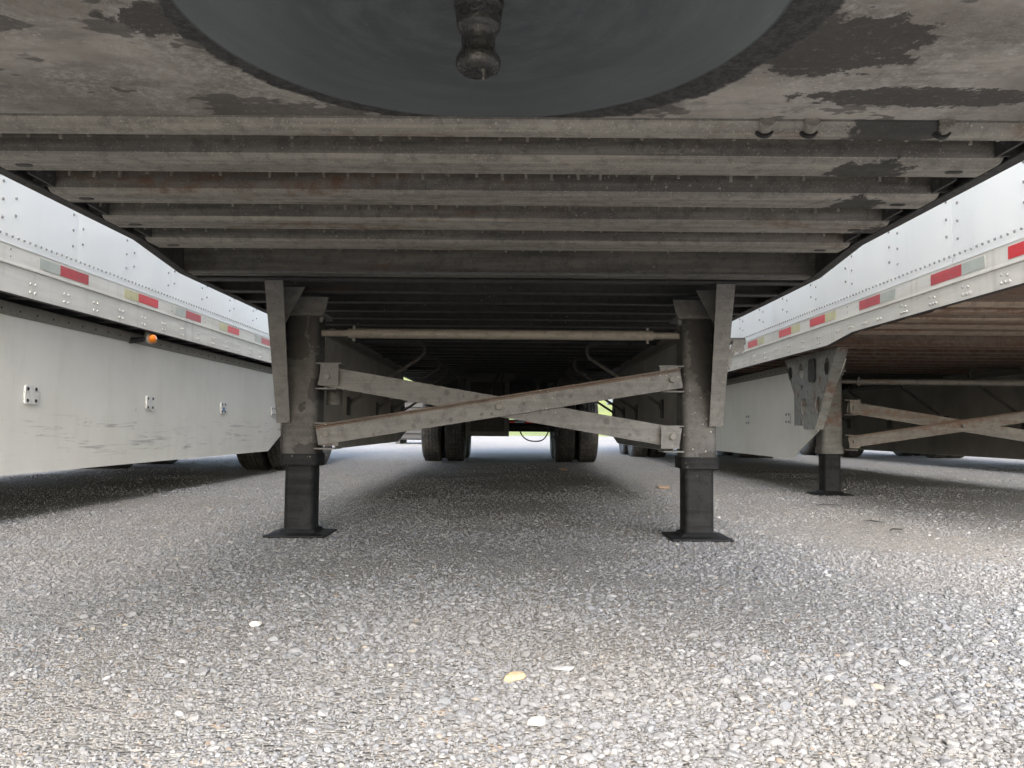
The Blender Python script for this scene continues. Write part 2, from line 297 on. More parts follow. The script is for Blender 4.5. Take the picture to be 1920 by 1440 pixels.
# ------------------------------------------------------------------ mesh helpers
class MB:
    def __init__(s): s.v = []; s.f = []
    def add(s, vs, fs):
        o = len(s.v); s.v += [tuple(p) for p in vs]; s.f += [tuple(i+o for i in q) for q in fs]; return s
    def box(s, x0, x1, y0, y1, z0, z1):
        return s.add([(x0,y0,z0),(x1,y0,z0),(x1,y1,z0),(x0,y1,z0),(x0,y0,z1),(x1,y0,z1),(x1,y1,z1),(x0,y1,z1)],
                     [(0,3,2,1),(4,5,6,7),(0,1,5,4),(1,2,6,5),(2,3,7,6),(3,0,4,7)])
    def prism(s, poly, axis, a, b):
        """poly: 2-D points in the plane normal to axis (x: (y,z), y: (x,z), z: (x,y))"""
        mk = {'x': lambda p, t: (t, p[0], p[1]), 'y': lambda p, t: (p[0], t, p[1]), 'z': lambda p, t: (p[0], p[1], t)}[axis]
        n = len(poly)
        area = sum(poly[i][0]*poly[(i+1) % n][1] - poly[(i+1) % n][0]*poly[i][1] for i in range(n))
        if (area < 0) != (axis == 'y'): poly = poly[::-1]
        vs = [mk(p, a) for p in poly] + [mk(p, b) for p in poly]
        fs = [tuple(range(n))[::-1], tuple(range(n, 2*n))] + [(i, (i+1) % n, n+(i+1) % n, n+i) for i in range(n)]
        if b < a: fs = [q[::-1] for q in fs]
        return s.add(vs, fs)
    def tube(s, path, r, seg=8, cap=True, flat=None):
        P = [Vector(p) for p in path]; n = len(P); vs = []; fs = []
        up = None
        for i, p in enumerate(P):
            t = (P[min(i+1, n-1)] - P[max(i-1, 0)]).normalized()
            if up is None: up = Vector((0, 0, 1)) if abs(t.z) < .9 else Vector((0, 1, 0))
            sd_ = t.cross(up)
            sd_.normalize(); up = sd_.cross(t).normalized()
            ra = r[i] if isinstance(r, (list, tuple)) else r
            for k in range(seg):
                a = 2*math.pi*(k+.5)/seg
                vs.append(p + sd_*math.cos(a)*ra + up*math.sin(a)*ra*(flat or 1))
        for i in range(n-1):
            for k in range(seg):
                k2 = (k+1) % seg
                fs.append((i*seg+k, i*seg+k2, (i+1)*seg+k2, (i+1)*seg+k))
        if cap: fs += [tuple(range(seg))[::-1], tuple(range((n-1)*seg, n*seg))]
        return s.add(vs, fs)
    def bar(s, a, b, w_, t, up=(0, 0, 1)):
        """rectangular bar from a to b, w_ along up-ish, t across"""
        a, b = Vector(a), Vector(b); d = (b-a).normalized(); sd_ = d.cross(Vector(up)).normalized(); u = sd_.cross(d)
        q = [sd_*(t/2)*i + u*(w_/2)*j for i, j in ((-1,-1),(1,-1),(1,1),(-1,1))]
        return s.add([a+k for k in q]+[b+k for k in q], [(0,1,2,3)[::-1],(4,5,6,7)[::-1][::-1],(0,1,5,4),(1,2,6,5),(2,3,7,6),(3,0,4,7)])
    def dome(s, c, nrm, r, h, seg=6):
        c = Vector(c); nrm = Vector(nrm).normalized(); a = nrm.orthogonal().normalized(); b = nrm.cross(a)
        vs = [c + (a*math.cos(2*math.pi*k/seg)+b*math.sin(2*math.pi*k/seg))*r - nrm*h*.4 for k in range(seg)]
        vs += [c + (a*math.cos(2*math.pi*k/seg)+b*math.sin(2*math.pi*k/seg))*r*.7 + nrm*h*.7 for k in range(seg)] + [c+nrm*h]
        fs = [(k, (k+1) % seg, seg+(k+1) % seg, seg+k) for k in range(seg)] + [(seg+k, seg+(k+1) % seg, 2*seg) for k in range(seg)]
        return s.add(vs, fs)
    def hexbolt(s, c, nrm, r, h):
        c = Vector(c); nrm = Vector(nrm).normalized(); a = nrm.orthogonal().normalized(); b = nrm.cross(a)
        rings = [(1.25, -.2), (1.25, .25), (1.0, .27), (1.0, .95), (.85, 1.0)]
        vs = []; n = 6
        for rr_, hh in rings: vs += [c+(a*math.cos(math.pi*k/3)+b*math.sin(math.pi*k/3))*r*rr_+nrm*h*hh for k in range(6)]
        fs = [(i*n+k, i*n+(k+1) % n, (i+1)*n+(k+1) % n, (i+1)*n+k) for i in range(4) for k in range(n)] + [tuple(range(24, 30))]
        return s.add(vs, fs)
    def lathe(s, prof, c, axis='z', seg=24, zig=None):
        """prof: (radius, offset along axis); zig: per-profile-point alternating offset"""
        c = Vector(c); vs = []; fs = []; n = len(prof)
        for k in range(seg):
            a = 2*math.pi*k/seg; ca, sa = math.cos(a), math.sin(a)
            for i, (r, o) in enumerate(prof):
                oo = o + (zig[i]*(1 if k % 2 else -1) if zig else 0)
                vs.append(c + (Vector((r*ca, r*sa, oo)) if axis == 'z' else Vector((oo, r*ca, r*sa)) if axis == 'x' else Vector((r*sa, oo, r*ca))))
        for k in range(seg):
            k2 = (k+1) % seg
            for i in range(n-1): fs.append((k*n+i, k2*n+i, k2*n+i+1, k*n+i+1))
        return s.add(vs, fs)
    def mesh(s, name, mat, smooth=None):
        me = bpy.data.meshes.new(name); me.from_pydata(s.v, [], s.f)
        bm = bmesh.new(); bm.from_mesh(me); bmesh.ops.recalc_face_normals(bm, faces=bm.faces); bm.to_mesh(me); bm.free()
        me.materials.append(M[mat] if isinstance(mat, str) else mat)
        if smooth:
            me.polygons.foreach_set('use_smooth', [True]*len(me.polygons)); me.set_sharp_from_angle(angle=R(smooth))
        me.update(); return me
    def build(s, name, mat, parent=None, smooth=None, kind=None):
        return put(s.mesh(name, mat, smooth), name, parent, kind=kind)

def put(me, name, parent=None, loc=(0, 0, 0), kind=None, rot=None):
    o = bpy.data.objects.new(name, me); COL.objects.link(o); o.location = loc
    if rot: o.rotation_euler = rot
    if parent: o.parent = parent
    if kind: o['kind'] = kind
    return o
def tag(o, label, cat, group=None):
    o['label'] = label; o['category'] = cat
    if group: o['group'] = group
    return o
def bevel(o, wdt=.004, seg=2):
    md = o.modifiers.new('bevel', 'BEVEL'); md.width = wdt; md.segments = seg; md.limit_method = 'ANGLE'; md.angle_limit = R(40)
    return o
def sheet(path, t):
    """closed outline of a bent sheet of thickness t along a 2-D path"""
    P = [Vector(p) for p in path]; L = []; Rr = []
    for i, p in enumerate(P):
        a = (P[i]-P[i-1]).normalized() if i else None; b = (P[i+1]-P[i]).normalized() if i < len(P)-1 else None
        d = ((a or b)+(b or a)).normalized(); nrm = Vector((-d.y, d.x))
        k = 1/max(.35, abs(nrm.dot(Vector((-(b or a).y, (b or a).x)))))
        L.append(tuple(p+nrm*t/2*k)); Rr.append(tuple(p-nrm*t/2*k))
    return L + Rr[::-1]
def rsq(cx, cy, hx, hy, r, n=4):
    out = []
    for qx, qy, a0 in ((1, 1, 0), (-1, 1, 90), (-1, -1, 180), (1, -1, 270)):
        for k in range(n+1):
            a = R(a0+90*k/n); out.append((cx+qx*(hx-r)+r*math.cos(a), cy+qy*(hy-r)+r*math.sin(a)))
    return out

# ------------------------------------------------------------------ setting: ground, field
g = MB().add([(-400, -400, 0), (400, -400, 0), (400, 400, 0), (-400, 400, 0)], [(0, 1, 2, 3)]).build('gravel_ground', 'ground')
g['kind'] = 'structure'
fm = MB(); xs = np.linspace(-260, 260, 53); ys = np.array([38, 40, 44, 50, 60, 75, 95, 120, 150, 200, 260])+16
hz = lambda x, y: .004 + max(0, (y-56))*.11*(1 - math.exp(-(max(0, y-56))/50)) + (.5*math.sin(x*.05)+.4*math.sin(x*.021+2))*min(1, max(0, y-58)/60)
vsx = [(x, y, hz(x, y)) for y in ys for x in xs]; nx = len(xs)
fm.add(vsx, [(j*nx+i, j*nx+i+1, (j+1)*nx+i+1, (j+1)*nx+i) for j in range(len(ys)-1) for i in range(nx-1)])
fo = fm.build('grass_field', 'grass', smooth=60); fo['kind'] = 'structure'

# ------------------------------------------------------------------ shared trailer meshes
HW = 1.295                      # half width
ZR, ZF, ZT, ZL = 1.105, 1.148, 1.345, 1.243     # rail bottom rear / front, top, lip
LEN = 16.1
def hat_path(y, zb, wdt, r=.032):
    p = [(y, 1.214), (y, zb+r)]
    p += [(y+r-r*math.cos(R(a)), zb+r-r*math.sin(R(a))) for a in (22, 45, 68)]
    p += [(y+r, zb), (y+wdt-.008, zb), (y+wdt, zb+.006)]
    return p
XI = HW-.012
XF = HW-.045
FRONT = MB().prism(sheet(hat_path(0, ZF, .135), .006), 'x', -XF, XF)
IB = MB().prism([(-.032, ZR), (.032, ZR), (.032, ZR+.006), (.003, ZR+.009), (.003, 1.2), (.032, 1.205), (.032, 1.212), (-.032, 1.212), (-.032, 1.205), (-.003, 1.2), (-.003, ZR+.009), (-.032, ZR+.006)], 'x', -XI, XI)
MESH = {}
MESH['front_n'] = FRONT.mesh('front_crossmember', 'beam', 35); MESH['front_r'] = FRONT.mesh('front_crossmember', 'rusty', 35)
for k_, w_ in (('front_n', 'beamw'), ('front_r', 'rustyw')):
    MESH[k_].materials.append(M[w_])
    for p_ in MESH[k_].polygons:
        if p_.normal.z < -.8 and p_.center.z < ZF+.01: p_.material_index = 1  # downward faces take the copy with light painted in
MESH['i_n'] = IB.mesh('crossmember', 'ibeam'); MESH['i_r'] = IB.mesh('crossmember', 'rusty')
MESH['board'] = MB().box(-.155, .155, .06, LEN-.05, 1.216, 1.244).mesh('floor_board', 'wood')
# screws through the floor, beside each front beam
def screws(seed):
    rn = random.Random(seed); mb = MB()
    for k in range(36):
        if rn.random() < .22: continue
        x = -1.22 + k*.069 + rn.uniform(-.006, .006)
        mb.tube([(x, .0, 1.216), (x+rn.uniform(-.003, .003), rn.uniform(-.003, .003), 1.184-rn.uniform(0, .012))], .0045, 5)
    return mb
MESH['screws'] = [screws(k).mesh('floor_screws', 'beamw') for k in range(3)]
def tyre_mesh():
    Wt, Rt = .135, .505
    prof = [(.29, -.10), (.33, -.125), (.40, -.139), (.46, -.137), (.492, -.122), (Rt, -.108)]; zig = [0]*6
    for gx in (-.072, -.024, .024, .072):
        prof += [(Rt, gx-.006), (Rt-.013, gx-.003), (Rt-.013, gx+.003), (Rt, gx+.006)]; zig += [.004]*4
    prof += [(Rt, .108), (.492, .122), (.46, .137), (.40, .139), (.33, .125), (.29, .10), (.29, -.10)]; zig += [0]*7
    return MB().lathe(prof, (0, 0, 0), 'x', 84, zig)
MESH['tyre'] = tyre_mesh().mesh('tyre', 'tyre', 35)
MESH['rim'] = MB().lathe([(.30, .10), (.285, .095), (.275, .05), (.20, .02), (.13, .015), (.125, .07), (.10, .085), (0.001, .085)], (0, 0, 0), 'x', 32).lathe([(.30, -.10), (.285, -.095), (.275, .03), (.2, .015), (.001, .01)], (0, 0, 0), 'x', 32).mesh('rim', 'rim', 40)
# side sheet with a faint pillow between posts
def panel_mesh(wd=1.218):
    mb = MB(); NY, NZ = 17, 9
    for i in range(NY):
        for j in range(NZ):
            y = .003 + wd*i/(NY-1); z = ZT-.012 + (3.98-ZT)*j/(NZ-1)
            bul = .0035*abs(math.sin(math.pi*2*i/(NY-1)))*(0 if j in (0, NZ-1) else 1)
            mb.v.append((bul, y, z))
    mb.f += [(i*NZ+j, (i+1)*NZ+j, (i+1)*NZ+j+1, i*NZ+j+1) for i in range(NY-1) for j in range(NZ-1)]
    n = len(mb.v); mb.v += [(-.012, .003, ZT-.012), (-.012, .003+wd, ZT-.012), (-.012, .003+wd, 3.98), (-.012, .003, 3.98)]
    c00, c10, c11, c01 = 0, (NY-1)*NZ, NY*NZ-1, NZ-1
    mb.f += [(n, n+1, n+2, n+3)]
    mb.f += [(n,)+tuple(i*NZ for i in range(NY))+(n+1,), (n+3,)+tuple(i*NZ+NZ-1 for i in range(NY))+(n+2,), (n,)+tuple(range(NZ))+(n+3,), (n+1,)+tuple((NY-1)*NZ+j for j in range(NZ))+(n+2,)]
    return mb
MESH['panel'] = panel_mesh().mesh('side_panel', 'white', 30)
MESH['bolt'] = MB().hexbolt((0, 0, 0), (0, -1, 0), .012, .012).mesh('bolt', 'bolt')

def mirror(fn, s): return [(s*p[0], p[1], p[2]) for p in fn]

def side(root, s, detail, reds, kinkrivets=True, strap=None):
    """rail, sheets, rivets and tape of one trailer side; s = +1 / -1"""
    # rail: one folded section, lower edge steps down behind the coupler
    K0, K1 = 2.51, 2.92
    ys = [.02, K0, K1, LEN-.02]; zb = [ZF, ZF, ZR, ZR]
    mb = MB(); sec = []
    for y, z in zip(ys, zb):
        sec.append([(s*q[0], y, q[1]) for q in ((HW-.036, z), (HW-.012, z-.006), (HW, z), (HW, ZL-.006), (HW+.008, ZL-.003), (HW+.008, ZL+.006), (HW, ZL+.009), (HW, ZT), (HW-.012, ZT), (HW-.012, z+.012), (HW-.036, z+.006))])
    n = len(sec[0]); mb.v = [p for q in sec for p in q]
    mb.f = [(i*n+k, i*n+(k+1) % n, (i+1)*n+(k+1) % n, (i+1)*n+k) for i in range(3) for k in range(n)] + [tuple(range(n)), tuple(range(3*n, 4*n))]
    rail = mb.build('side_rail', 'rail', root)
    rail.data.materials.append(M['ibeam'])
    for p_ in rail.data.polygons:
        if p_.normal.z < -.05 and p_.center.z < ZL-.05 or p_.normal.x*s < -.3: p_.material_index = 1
    if not detail: 
        np_ = 13
        for k in range(np_):
            p = put(MESH['panel'], 'side_panel', root, (s*(HW-.0012*(1 if s > 0 else 1)), .1+k*1.221, 0), rot=None)
            if s < 0: p.rotation_euler = (0, 0, math.pi); p.location = (-HW-.0025, .1+k*1.221+1.224, 0)
            else: p.location = (HW+.0025, .1+k*1.221, 0)
        return rail
    nrm = (s, 0, 0)
    rv = MB()
    for k in range(40):
        y = 3.07 + k*.305
        if y > LEN-.3: break
        for dy in (-.021, .021):
            for z in (ZR+.03, ZR+.072): rv.dome((s*(HW+.0005), y+dy, z), nrm, .0085, .006, 7)
    if kinkrivets:
        y = .3
        while y < 2.9:
            big_ = y < 1.95
            for dy, z in (((-.03, ZF+.025), (0, ZF+.025), (.03, ZF+.025), (-.015, ZF+.055), (.028, ZF+.062)) if big_ else ((-.02, ZF+.03), (.02, ZF+.03))):
                rv.dome((s*(HW+.0005), y+dy, z), nrm, .009, .007, 7)
            y += .305 if big_ else .2
    rv.build('rail_rivets', 'rivet', rail, 40, 'stuff')
    mb = MB()
    k = 0
    while .08+k*.047 < LEN-.1:
        mb.dome((s*(HW+.0045), .08+k*.047, ZT+.028), nrm, .0075, .0055, 6); k += 1
    for k in range(26):
        y = .1+k*.6105
        for dy in (-.05, .05):
            z = ZT+.1
            while z < 2.9:
                mb.dome((s*(HW+.0045), y+dy, z+(0.03 if dy > 0 else 0)), nrm, .0085, .0055, 6); z += .085
            
    # pairs of small heads in the tape band
    for k in range(26):
        y = .1+k*.6105
        for dz in (.016, .05): mb.dome((s*(HW+.0005), y+.03, ZL+.02+dz), nrm, .005, .004, 6)
    mb.build('side_rivets', 'rivetw', rail, 40, 'stuff')
    for k in range(13):
        p = put(MESH['panel'], 'side_panel', root)
        if s < 0: p.rotation_euler = (0, 0, math.pi); p.location = (-HW-.0025, .1+k*1.221+1.224, 0)
        else: p.location = (HW+.0025, .1+k*1.221, 0)
    rn = random.Random(int(s*3+len(reds)+reds[0]*100))
    for k, yr in enumerate(reds):
        f = rn.random() < .45
        L0 = .285
        MB().box(*(sorted((s*(HW+.0006), s*(HW+.0022)))), yr, yr+L0, ZL+.022, ZL+.076).build('reflective_tape', 'redf' if f else 'red', rail)
        MB().box(*(sorted((s*(HW+.0006), s*(HW+.0022)))), yr-.19, yr-.001, ZL+.022, ZL+.076).build('reflective_tape', 'tapew2' if f else 'tapew', rail)
    return rail

def skirt_part(root, s, xo, y0, y1, front=True, rear=True, zb=.255, mat='skirt', plates=(), decal=None, struts=(), z1=1.045, ft=.6):
    """skirt panel hung inboard of the rail"""
    poly = []
    if front: poly += [(y0+ft, z1), (y0, .53), (y0+.6, zb)]
    else: poly += [(y0, z1), (y0, zb)]
    if rear: poly += [(y1-.58, zb), (y1, .44), (y1-.27, z1)]
    else: poly += [(y1, zb), (y1, z1)]
    # outer skin and inner backing face are two thin sheets of one board
    sk = MB().prism(poly, 'x', s*xo, s*(xo-.005)).build('side_skirt', mat, root)
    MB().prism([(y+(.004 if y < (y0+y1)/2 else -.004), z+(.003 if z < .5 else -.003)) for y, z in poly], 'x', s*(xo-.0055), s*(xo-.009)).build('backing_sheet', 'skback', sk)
    ya = y0+(max(ft, .02) if front else 0); yb = y1-(.27 if rear else 0)
    MB().prism(sheet([(s*(xo+.004), 1.022), (s*(xo+.004), 1.085), (s*(xo-.05), 1.1)], .005), 'y', ya, yb).build('top_flange', 'flange', sk)
    mb = MB(); y = ya+.06
    while y < yb-.03: mb.dome((s*(xo+.0065), y, 1.052), (s, 0, 0), .007, .005, 6); y += .15
    mb.build('flange_bolts', 'dark', sk, 40, 'stuff')
    for i, y in enumerate(plates):
        pl = MB().prism(rsq(y, .64, .057, .047, .014, 3), 'x', s*(xo+.0005), s*(xo+.009))
        for dy in (-.036, .036):
            for dz in (-.03, .03): pl.dome((s*(xo+.009), y+dy, .64+dz), (s, 0, 0), .011, .006, 8)
        po = pl.mesh('backing_plate', 'clip', 40); po.materials.append(M['dark'])
        nb = 16+2
        for p_ in po.polygons:
            if len(p_.vertices) <= 4 and abs(p_.center.x) > xo+.0091: p_.material_index = 1
        if decal == i:
            MB().box(*sorted((s*(xo+.0092), s*(xo+.0100))), y-.024, y+.024, .612, .645).build('blue_decal', 'blue', sk)
        put(po, 'backing_plate', sk)
    for y in struts:
        skirt_strut(root, s, xo, y)
    return sk

def skirt_strut(root, s, xo, y):
    zt = 1.092; xb = .57; r = .06
    pts = [(s*(xo-.05), y, zt)]
    pts += [(s*(xb+r+.02), y, zt)]
    for a in (30, 60, 90, 120, 150): pts.append((s*(xb+r-r*math.sin(R(a))), y, zt-r+r*math.cos(R(a))))
    pts += [(s*(xo-.03), y, .665), (s*(xo-.012), y, .625)]
    mb = MB(); P = [Vector(p) for p in pts]; n = len(P); wd = .006; th = .011; vs_ = []
    for i, p in enumerate(P):
        t = (P[min(i+1, n-1)]-P[max(i-1, 0)]).normalized(); nn = t.cross(Vector((0, 1, 0))).normalized()
        vs_ += [p+Vector((0, -wd, 0))+nn*th, p+Vector((0, wd, 0))+nn*th, p+Vector((0, wd, 0))-nn*th, p+Vector((0, -wd, 0))-nn*th]
    fs = [(i*4+k, i*4+(k+1) % 4, (i+1)*4+(k+1) % 4, (i+1)*4+k) for i in range(n-1) for k in range(4)] + [(0, 1, 2, 3), tuple(range(4*n-4, 4*n))]
    mb.add(vs_, fs); st_ = mb.build('skirt_strut', 'leg', root)
    MB().box(*sorted((s*(xo-.0095), s*(xo-.02))), y-.045, y+.045, .57, .70).build('strut_pad', 'dark', st_)

def wheels(root, ys, x_out=1.275, rims=True):
    for y in ys:
        ax = MB().tube([(-1.0, y, .505), (1.0, y, .505)], .065, 14).build('axle', 'black', root, 40)
        for s in (-1, 1):
            MB().lathe([(.001, 0), (.19, 0), (.19, .12), (.001, .12)], (s*.72-.06, y, .505), 'x', 20).build('brake_drum', 'black', ax, 40)
            for xo in (x_out-.139, x_out-.139-.335):
                wh = bpy.data.objects.new('wheel', None); COL.objects.link(wh); wh.parent = root; wh.location = (s*xo, y, .503); wh.empty_display_size = .1
                put(MESH['tyre'], 'tyre', wh, rot=(R(random.uniform(0, 360)), 0, 0))
                put(MESH['rim'], 'rim', wh, rot=(0, 0, 0 if (s > 0) == (xo > 1) else math.pi))

def body(root, rusty=False):
    MB().box(-HW+.02, HW-.02, .0, .06, ZF+.03, 4.0).build('front_wall', 'body', root)
    MB().box(-HW+.015, HW-.015, .0, LEN, 3.99, 4.05).build('roof', 'body', root)
    for s in (-1, 1):
        d = MB().box(*sorted((s*.004, s*(HW-.02))), LEN-.04, LEN+.01, 1.16, 3.98).build('rear_door', 'body', root)
        MB().tube([(s*.35, LEN+.03, 1.15), (s*.35, LEN+.03, 3.95)], .014, 8).build('lock_rod', 'bolt', d)
    MB().box(-HW, HW, LEN-.12, LEN+.02, 1.08, 1.155).build('rear_sill', 'rail', root)
    for k in range(8): put(MESH['board'], 'floor_board', root, (-1.094+k*.3125, 0, 0))
    for k in range(43):
        y = 3.07+k*.305
        if y < LEN-.15: put(MESH['i_r' if rusty and k < 9 else 'i_n'], 'crossmember', root, (0, y, 0))

FB = []
def front_beams(root, key, plate_mat):
    fr = MESH['front_'+key]
    y1 = 1.43
    # narrow first beam closes the coupler plate's rear edge
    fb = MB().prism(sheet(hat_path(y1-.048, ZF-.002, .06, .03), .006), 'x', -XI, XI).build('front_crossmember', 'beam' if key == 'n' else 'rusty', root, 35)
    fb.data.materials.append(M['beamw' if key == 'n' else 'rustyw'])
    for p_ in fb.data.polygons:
        if p_.normal.z < -.5 and p_.center.z < ZF+.015: p_.material_index = 1  # same light-painted copy on the underside of this beam
    for k in range(4):
        FB.append(put(fr, 'front_crossmember', root, (0, y1+.152+k*.306+.0, 0)))
    for k in range(5):
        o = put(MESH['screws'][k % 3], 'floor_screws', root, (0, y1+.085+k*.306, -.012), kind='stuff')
    # deeper bolster at the step
    zb = ZR+.006
    bo = MB().prism(sheet([(2.94, 1.214), (2.94, zb+.01), (2.948, zb), (2.985, zb)], .007), 'x', -XI, XI).build('bolster_crossmember', 'beam' if key == 'n' else 'rusty', root, 30)
    MB().box(-XI, XI, 2.917, 2.9365, zb-.002, zb+.007).build('bolster_lip', 'plateG' if key == 'n' else 'rusty', bo)
    for s in (-1, 1):   # end clips that tie the beams to the rail
        for k in range(4):
            y = y1+.152+k*.306
            cl = MB().box(*sorted((s*(HW-.075), s*(HW-.068))), y-.13, y-.006, ZF+.004, 1.21)
            cl.box(*sorted((s*(HW-.0135), s*(HW-.068))), y-.012, y-.006, ZF+.006, 1.205)
            co = cl.build('end_clip', 'ibeam' if key == 'n' else 'rusty', root)
            bl = MB()
            for yy, zz in ((y-.1, 1.175), (y-.045, 1.18)): bl.dome((s*(HW-.076), yy, zz), (-s, 0, 0), .011, .009, 7)
            bl.build('clip_bolts', 'ibeam', co, 40, 'stuff')
    # coupler plate with turned up nose
    cp = MB().prism(sheet([(.02, 1.215), (.14, 1.175), (y1-.05, 1.173)], .010), 'x', -XI, XI).build('coupler_plate', plate_mat, root)
    return cp

def landing(root, yl, hx, zfoot, px, half_top, half_bot, zpb, holes, mu, mw, mb_, zc=.345, pyo=0.0):
    """pair of legs at local y = yl, x = +-hx; wing plate at x = +-px"""
    for s in (-1, 1):
        leg = MB().prism(rsq(s*hx, yl, .079, .079, .03), 'z', zc+.005, .985).build('landing_leg', mu, root, 50)
        MB().prism(rsq(s*hx, yl, .086, .086, .03), 'z', zc-.028, zc+.024).build('collar', 'inner' if mu == 'leg' else mu, leg, 50)
        MB().prism(rsq(s*hx, yl, .066, .066, .022), 'z', zfoot+.03, zc+.05).build('inner_tube', 'inner', leg, 50)
        ft = MB(); a, b = .135, .085
        q = [(s*hx-a, yl-a), (s*hx+a, yl-a), (s*hx+a, yl+a), (s*hx-a, yl+a)]; q2 = [(s*hx-b, yl-b), (s*hx+b, yl-b), (s*hx+b, yl+b), (s*hx-b, yl+b)]
        z0, z1, z2, z3 = zfoot+.003, zfoot+.013, zfoot+.018, zfoot+.034
        ft.v = [(x, y, z0) for x, y in q]+[(x, y, z1) for x, y in q]+[(x, y, z2) for x, y in q2]+[(x, y, z3) for x, y in rq(s*hx, yl, .072)]
        ft.f = [(3, 2, 1, 0), (12, 13, 14, 15)]+[(i*4+k, i*4+(k+1) % 4, (i+1)*4+(k+1) % 4, (i+1)*4+k) for i in range(3) for k in range(4)]
        bevel(ft.build('foot_pad', 'inner', leg), .005, 2)
        # head block and cap
        MB().prism([(s*(hx-.09), .96), (s*(hx+.05), .96), (s*(hx+.05), 1.075), (s*(hx-.115), 1.075)], 'y', yl-.06, yl-.052).build('head_plate', mw, leg)
        MB().box(*sorted((s*(hx-.1), s*(hx+.1))), yl-.1, yl+.1, .985, 1.0).build('leg_cap', mw, leg)
        # wing plate (along the trailer) with folded edges
        zt_ = ZR-.003
        pl = wing(s*px, yl+pyo, half_top, half_bot, zt_, zpb, holes, s)
        pl.build('wing_plate', mw, leg)
        for e in (-1, 1):
            q0 = Vector((0, yl+pyo+e*half_top, zt_)); q1 = Vector((0, yl+pyo+e*half_bot, zpb))
            fl = MB(); w0, w1 = s*(px+.003), s*(px-.075)
            th = Vector((0, e*.006, 0))
            fl.add([(w0, *(q0+th)[1:]), (w1, *(q0+th)[1:]), (w1, *q0[1:]), (w0, *q0[1:]), (w0, *(q1+th)[1:]), (w1+s*.02, *(q1+th)[1:]), (w1+s*.02, *q1[1:]), (w0, *q1[1:])],
                   [(0, 1, 2, 3), (4, 5, 6, 7), (0, 1, 5, 4), (1, 2, 6, 5), (2, 3, 7, 6), (3, 0, 4, 7)])
            fl.build('wing_flange', mw, leg)
        MB().prism([(s*(px-.004), zt_-.002), (s*(hx-.005-.03), zt_-.002), (s*(px-.004), zt_-.24)], 'y', yl-.17, yl-.163).build('gusset', mu if mu != 'leg' else 'plateG', leg)
        MB().box(*sorted((s*(hx+.0805), s*(px-.004))), yl-.075, yl+.075, zpb+.03, .93).build('mounting_plate', mw, leg)
        # brackets for the braces
        for zz, up in ((.717, 1), (.452, 0)):
            xo_, xi_ = s*(hx-.079), s*(hx-.19)
            bk = MB().box(*sorted((xo_, xi_)), yl-.12, yl+.02, zz+.050, zz+.056)
            bk.box(*sorted((s*(hx-.079), s*(hx-.17))), yl-.12, yl+.02, zz-.062, zz-.056)
            front = (up and s < 0) or (not up and s > 0)
            yy = yl-.145 if front else yl-.118
            bk.box(*sorted((s*(hx-.105), s*(hx-.185))), yy, yy+.006, zz-.045, zz+.051)
            bk.build('brace_bracket', mb_, leg)
    # crossing angle braces
    for i, (za, zb) in enumerate(((.452, .717), (.717, .452))):
        yy = yl-.150+i*.016 if True else 0
        yy = yl-.135 if i == 0 else yl-.112
        a = Vector((-(hx-.095), yy, za)); b = Vector((hx-.095, yy, zb))
        d = (b-a).normalized(); u = Vector((-d.z, 0, d.x)); hgt = .044
        br = MB(); f0 = -.006
        # angle section: upright leaf and a lip at the top edge toward the front (i=0) or rear (i=1)
        lip = -.03 if i == 0 else .045
        secp = [(-hgt, 0), (-hgt, f0), (hgt-.017, f0), (hgt-.006, f0), (hgt-.006, lip if lip < 0 else f0), (hgt, lip if lip < 0 else f0), (hgt, 0 if lip < 0 else lip), (hgt-.006, 0 if lip < 0 else lip), (hgt-.006, 0)]
        va = [a+u*q[0]+Vector((0, q[1], 0)) for q in secp]; vb = [b+u*q[0]+Vector((0, q[1], 0)) for q in secp]; n = len(secp)
        br.add(va+vb, [tuple(range(n)), tuple(range(n, 2*n))]+[(k, (k+1) % n, n+(k+1) % n, n+k) for k in range(n)])
        bo = br.build('brace_bar', mb_, root)
        if i == 0:
            bo.data.materials.append(M['rustedge'])
            for p_ in bo.data.polygons:
                hh = (p_.center-a).dot(u)
                if hh > hgt-.016 and len(p_.vertices) == 4: p_.material_index = 1
        for t in ((.025, .5, .975) if i == 0 else (.025, .975)):
            p = a.lerp(b, t); 
            if i == 1: p.y -= .030
            else: p.y -= .006
            o = put(MESH['bolt'], 'bolt', bo, p)
            o.scale = (1.3, 1.3, 1.3)
    # cross shaft
    zs = .915
    sh = MB().tube([(-(hx-.08), yl-.02, zs), (hx-.08, yl-.02, zs)], .0155, 12).build('cross_shaft', mb_ if mb_ != 'brace' else 'shaft', root, 40)
    MB().tube([(-(hx-.20), yl-.02, zs), (hx-.20, yl-.02, zs)], .0225, 14).build('shaft_sleeve', mb_ if mb_ != 'brace' else 'shaft', sh, 40)
    for s in (-1, 1):
        MB().tube([(s*(hx-.225), yl-.02, zs-.036), (s*(hx-.225), yl-.02, zs+.036)], .008, 8).build('shaft_bolt', 'bolt', sh, 40)

